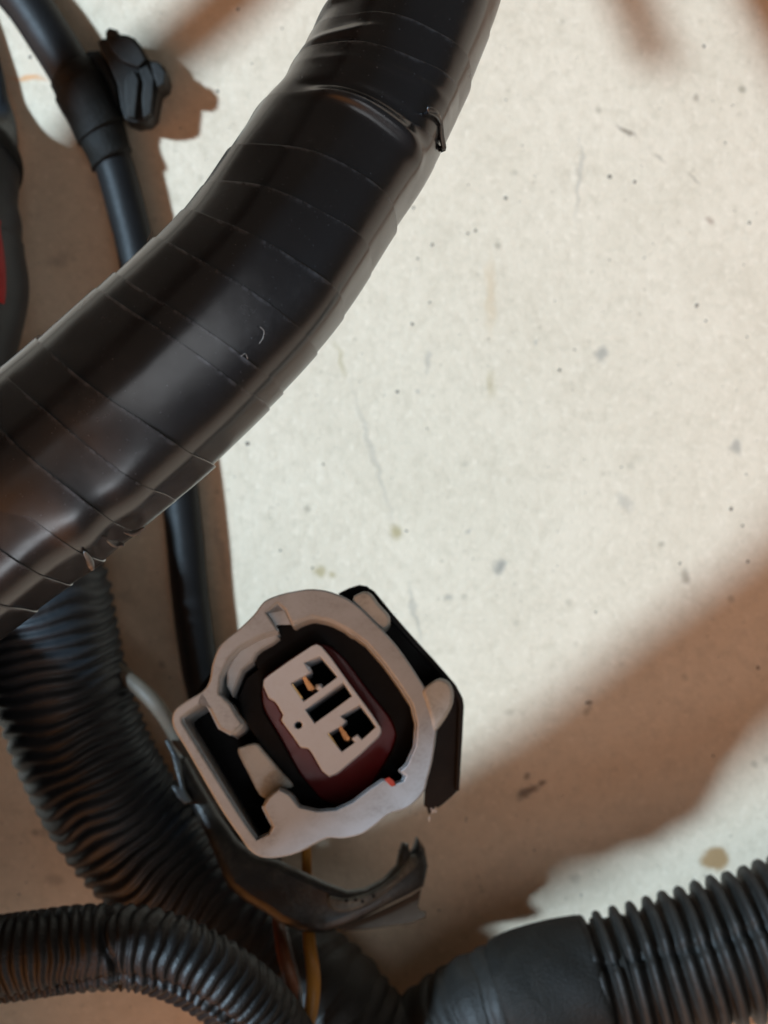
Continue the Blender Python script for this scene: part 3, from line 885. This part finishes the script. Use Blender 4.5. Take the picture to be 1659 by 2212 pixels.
# rear of the plug body, under the rim
rear = [(620, 620), (820, 520), (1040, 560), (1260, 820), (1260, 1060), (1060, 1270), (820, 1330), (640, 1280), (520, 1080), (500, 800)]
curve_solid("rear_body", [Z1(rear, -0.88)], 0.45, 0.1, M['grey_dirty'], con, -0.88, (0,))
SHEAR = None


# ---------------------------------------------------------------- torn rubber boot under the plug
def Z2(pts, lev):
    return [plane_pt(329.2 + 0.4299 * a, 1590.9 + 0.4299 * b, lev, BF) for a, b in pts]


BAX = np.array([0.10, 0.22, 0.97])
BAX /= np.linalg.norm(BAX)
BUX = np.array([1.0, 0, 0]) - BAX * BAX[0]
BUX /= np.linalg.norm(BUX)
BUY = np.cross(BAX, BUX)
BF = (P(690, 1880, 21.5), BUX, BUY, BAX)
ROT = Matrix(np.stack([BUX, BUY, BAX], 1).tolist())
boot = empty("torn_boot", BF[0], "torn black rubber boot hanging in a hook shape below the grey plug", "rubber boot", None, ROT)
hook = [(140, 100), (165, 95), (230, 210), (330, 380), (430, 520), (520, 590), (640, 622), (780, 690), (870, 732), (980, 772), (1065, 762), (1160, 712), (1225, 645), (1240, 585), (1258, 530), (1284, 536), (1292, 588), (1312, 560),
        (1332, 505), (1368, 560), (1384, 650), (1362, 752), (1290, 792), (1180, 845), (1080, 900), (960, 955), (860, 990), (740, 982), (640, 942), (560, 885), (470, 835), (380, 760), (330, 640), (270, 500), (190, 340), (150, 270), (120, 190), (110, 130)]


def boot_bend(c):
    # the hook's far lip rises and its belly sags, as a torn moulding does
    c = c.copy()
    c[:, 2] += 0.18 * np.sin(1.3 * c[:, 0] + 0.6) + 0.10 * np.cos(2.4 * c[:, 1])
    return c


bh = curve_solid("hook", [Z2(hook, 0.0)], 0.50, 0.14, M['rubber'], boot, 0.0, taper=boot_bend)
ridge = [(880, 800), (960, 812), (1060, 790), (1150, 745), (1240, 668), (1290, 600), (1325, 600), (1320, 650), (1240, 720), (1150, 795), (1060, 850), (960, 880), (890, 860)]
bw = curve_solid("inner_ridge", [Z2(ridge, 0.09)], 0.3, 0.05, plastic("grimy_ridge", (0.045, 0.040, 0.030), (0.22, 0.20, 0.155), 0.9, (0.4, 0.6), 2.0, 0.5, 0.4), boot, 0.09, (0,), taper=boot_bend)
for (a, b) in ((970, 822), (1016, 818), (1050, 826), (1105, 800)):
    ring = [(a + 9 * math.cos(q), b + 9 * math.sin(q)) for q in np.linspace(0, 6.28, 9)[:-1]]
    curve_solid("pore", [Z2(ring, 0.12)], 0.05, 0.008, M['well'], bw, 0.11, taper=boot_bend)
lip = [(930, 958), (1080, 905), (1200, 850), (1300, 800), (1352, 765), (1335, 855), (1352, 876), (1376, 880), (1372, 912), (1300, 938), (1180, 956), (1050, 972), (960, 980)]
curve_solid("torn_lip", [Z2(lip, -0.25)], 0.06, 0.02, plastic("boot_inside", (0.055, 0.040, 0.028), (0.12, 0.09, 0.06), 0.6, (0.55, 0.75), 1.0, 0.2, 0.3), boot, -0.25)
spur = [(60, 20), (80, 10), (110, 60), (140, 110), (150, 200), (165, 270), (200, 330), (160, 340), (120, 300), (95, 250), (110, 240), (140, 255), (118, 180), (95, 90)]
curve_solid("torn_spur", [Z2(spur, 0.0)], 0.3, 0.03, M['rubber'], boot, 0.0)


# ---------------------------------------------------------------- wires
def wire(name, label, pts, mat, group="wires leaving the plug", cat="wire"):
    p = Path(pts, 300)
    b = p.c[-1] * np.array([1, 1, 0])
    v, f, uv = sweep(p, np.linspace(0, p.L, 120), 20, lambda s, th, r0: r0)
    o = link(name, mesh(name, v, f, True, uv, b), M[mat], None, b)
    return tag(o, label, cat, group)


wire("orange_wire", "orange insulated wire running straight down from the grey plug",
     [(655, 1640, 20.8, 0.078), (659, 1760, 21.8, 0.08), (662, 1850, 22.1, 0.08), (664, 1940, 22.05, 0.08), (668, 2030, 21.4, 0.098), (677, 2110, 20.8, 0.108), (672, 2180, 20.7, 0.108), (655, 2260, 20.8, 0.108), (640, 2420, 21.6, 0.095), (660, 2800, 23.8, 0.095)], 'wire_orange')
wire("brown_wire", "red-brown wire left of the orange one, below the torn boot",
     [(585, 1690, 20.9, 0.08), (590, 1820, 22.1, 0.08), (598, 1960, 22.2, 0.08), (610, 2050, 21.3, 0.1), (628, 2120, 20.6, 0.105), (640, 2190, 20.5, 0.10), (640, 2290, 20.9, 0.10), (600, 2480, 22.0, 0.1), (560, 2800, 23.8, 0.1)], 'wire_brown')
wire("grey_wire", "thin grey wire squeezed between the orange and brown wires",
     [(600, 1800, 22.0, 0.035), (612, 1970, 22.2, 0.035), (626, 2050, 21.5, 0.035), (642, 2110, 20.8, 0.035), (649, 2160, 20.42, 0.035), (648, 2250, 20.7, 0.035), (625, 2450, 22.0, 0.035), (600, 2800, 23.9, 0.035)], 'wire_grey')
wire("beige_strap", "pale beige cord between the corrugated conduit and the grey plug",
     [(150, 1380, 22.9, 0.12), (220, 1425, 22.5, 0.125), (285, 1472, 22.2, 0.13), (335, 1520, 22.0, 0.13), (372, 1575, 22.1, 0.12), (410, 1650, 22.3, 0.12), (480, 1760, 22.9, 0.12), (560, 1850, 23.4, 0.12), (620, 1900, 23.88, 0.12)], 'wire_beige', None, "cord")


# ---------------------------------------------------------------- clip on the thin cable
CL = P(285, 165, 23.2)
clip = empty("cable_clip", CL, "lumpy black plastic clip fixed to the thin cable, top left", "clip")


def ZC(pts, lev):
    """zoomed view 0..1000 of the photograph at 1.659"""
    d = H - (CL[2] + lev)
    return [(P(a / 1.659 * 0.5486, b / 1.659 * 0.5486, d) - CL)[:2] for a, b in pts]


body = [(640, 270), (668, 250), (690, 250), (688, 205), (712, 180), (768, 196), (775, 222), (830, 228), (880, 250), (925, 305), (950, 370), (985, 395), (1030, 400), (1075, 440), (1092, 500), (1080, 555), (1035, 585), (1020, 650), (1005, 745), (960, 790), (880, 800),
        (815, 775), (790, 700), (770, 560), (720, 440), (660, 340)]
curve_solid("clip_body", [ZC(body, -0.1)], 0.55, 0.02, M['clip'], clip, -0.1)
for pts, lev, nm in (([(690, 260), (830, 236), (905, 300), (950, 390), (900, 440), (800, 400), (730, 330)], 0.08, "cap"),
                     ([(905, 450), (960, 420), (1005, 500), (1000, 600), (985, 740), (935, 770), (925, 640), (935, 540)], 0.02, "rib"),
                     ([(815, 520), (870, 450), (905, 520), (895, 640), (880, 770), (830, 760), (815, 640)], 0.06, "rib"),
                     ([(980, 402), (1030, 408), (1080, 470), (1072, 545), (1030, 570), (1005, 500)], 0.10, "prong"),
                     ([(690, 205), (712, 184), (765, 198), (768, 240), (715, 250)], 0.03, "prong")):
    curve_solid(nm, [ZC(pts, lev)], 0.35, 0.022, M['clip'], clip, lev)
stem = [(520, 360), (570, 325), (640, 318), (720, 430), (770, 560), (790, 690), (760, 720), (600, 640), (480, 470)]
curve_solid("clamp", [ZC(stem, -0.25)], 0.5, 0.1, M['collar'], clip, -0.25)


# ---------------------------------------------------------------- a loose pigtail beyond the top edge; only its shadow reaches the picture
class Raw(Path):
    def __init__(self, pts, n=400):
        q, self.s = spline(np.array(pts, float), n)
        self.c, self.r = q[:, :3], q[:, 3]
        T = np.gradient(self.c, axis=0)
        self.T = T / np.linalg.norm(T, axis=1)[:, None]
        up = np.array([0.0, 0.0, 1.0])
        N = up - self.T * (self.T @ up)[:, None]
        self.N = N / np.linalg.norm(N, axis=1)[:, None]
        self.B = np.cross(self.T, self.N)
        self.L = self.s[-1]


LOOP = Raw([(-3.3, 9.2, 8.6, 0.22), (-3.6, 10.8, 8.2, 0.30), (-4.5, 13.2, 8.4, 0.34), (-6.6, 14.4, 8.6, 0.36), (-8.6, 12.4, 8.3, 0.40), (-9.4, 10.6, 8.0, 0.42), (-10.9, 8.6, 7.4, 0.42), (-11.5, 6.6, 6.6, 0.42), (-12.0, 4.0, 5.4, 0.42), (-13.0, 0.5, 3.0, 0.42), (-15.0, -3.0, 0.6, 0.42), (-18.0, -5.5, 0.43, 0.42)])
b_loop = LOOP.c[-1] * np.array([1, 1, 0])
t_loop = empty("loose_cable", b_loop, "loose black cable arching above the floor beyond the top edge", "cable")
v, f, uv = sweep(LOOP, np.linspace(0, LOOP.L, 220), 32, lambda s, th, r0: r0)
link("jacket", mesh("jacket", v, f, True, uv, b_loop), M['cable'], t_loop)

# ---------------------------------------------------------------- the harness's second bundle, alongside the taped hose beyond the left edge
LAMP = np.array(KEY) * 200 + np.array([1.0, -1.0, 0.0])
pts = [np.append(HOSE.c[i] + (LAMP - HOSE.c[i]) / np.linalg.norm(LAMP - HOSE.c[i]) * 5.5, HOSE.r[i] * 0.88) for i in range(0, 1400, 100)]
pts = [np.append(pts[0][:3] * np.array([1, 1, 0]) + np.array([-9, -9, 1.1]), 1.1)] + pts[1:]
PAIR = Raw(pts, 500)
b_pair = PAIR.c[0] * np.array([1, 1, 0])
t_pair = empty("second_bundle", b_pair, "second black taped bundle running beside the taped hose, beyond the left edge", "wire bundle")
v, f, uv = sweep(PAIR, np.linspace(0, PAIR.L, 300), 48, lambda s, th, r0: r0 + 0.01 * _sw(s, th))
link("sleeve", mesh("sleeve", v, f, True, uv, b_pair), M['collar'], t_pair)

# ---------------------------------------------------------------- another bundle lying on the one along the left edge
STACK = Raw([(-14.0, 0.5, 1.32, 1.3), (-10.4, -0.8, 3.4, 1.3), (-8.1, -2.6, 4.85, 1.3), (-7.6, -4.6, 5.05, 1.3), (-7.6, -7.0, 5.0, 1.3), (-7.9, -9.5, 4.5, 1.3), (-8.6, -13.0, 2.8, 1.3), (-9.4, -17.5, 1.32, 1.3)], 500)
b_st = STACK.c[-1] * np.array([1, 1, 0])
t_st = empty("upper_bundle", b_st, "black taped bundle resting across the bundle at the left edge, outside the picture", "wire bundle")
v, f, uv = sweep(STACK, np.linspace(0, STACK.L, 260), 48, lambda s, th, r0: r0 + 0.015 * _sw(s, th))
link("sleeve", mesh("sleeve", v, f, True, uv, b_st), M['collar'], t_st)

# ---------------------------------------------------------------- grit lying on the floor
gr = np.random.default_rng(5)
gv, gf = [], []
for k in range(420):
    px, py = gr.uniform(-150, 1800), gr.uniform(-150, 2350)
    c = P(px, py, H)
    q = 0.010 + 0.030 * gr.random() ** 4
    n0 = len(gv)
    a0 = gr.uniform(0, 6.28)
    for j in range(5):
        a = a0 + j * 1.2566
        rr_ = q * gr.uniform(0.6, 1.3)
        gv.append((c[0] + rr_ * math.cos(a), c[1] + rr_ * math.sin(a), 0.0))
    gv.append((c[0], c[1], q * gr.uniform(0.5, 1.0)))
    gf += [[n0 + j, n0 + (j + 1) % 5, n0 + 5] for j in range(5)]
o = link("grit", mesh("grit", gv, gf, False), plain("grit_dust", (0.16, 0.14, 0.12), 0.8, 0, 0.2))
tag(o, "fine dark grit scattered over the white floor", "grit", None, "stuff")
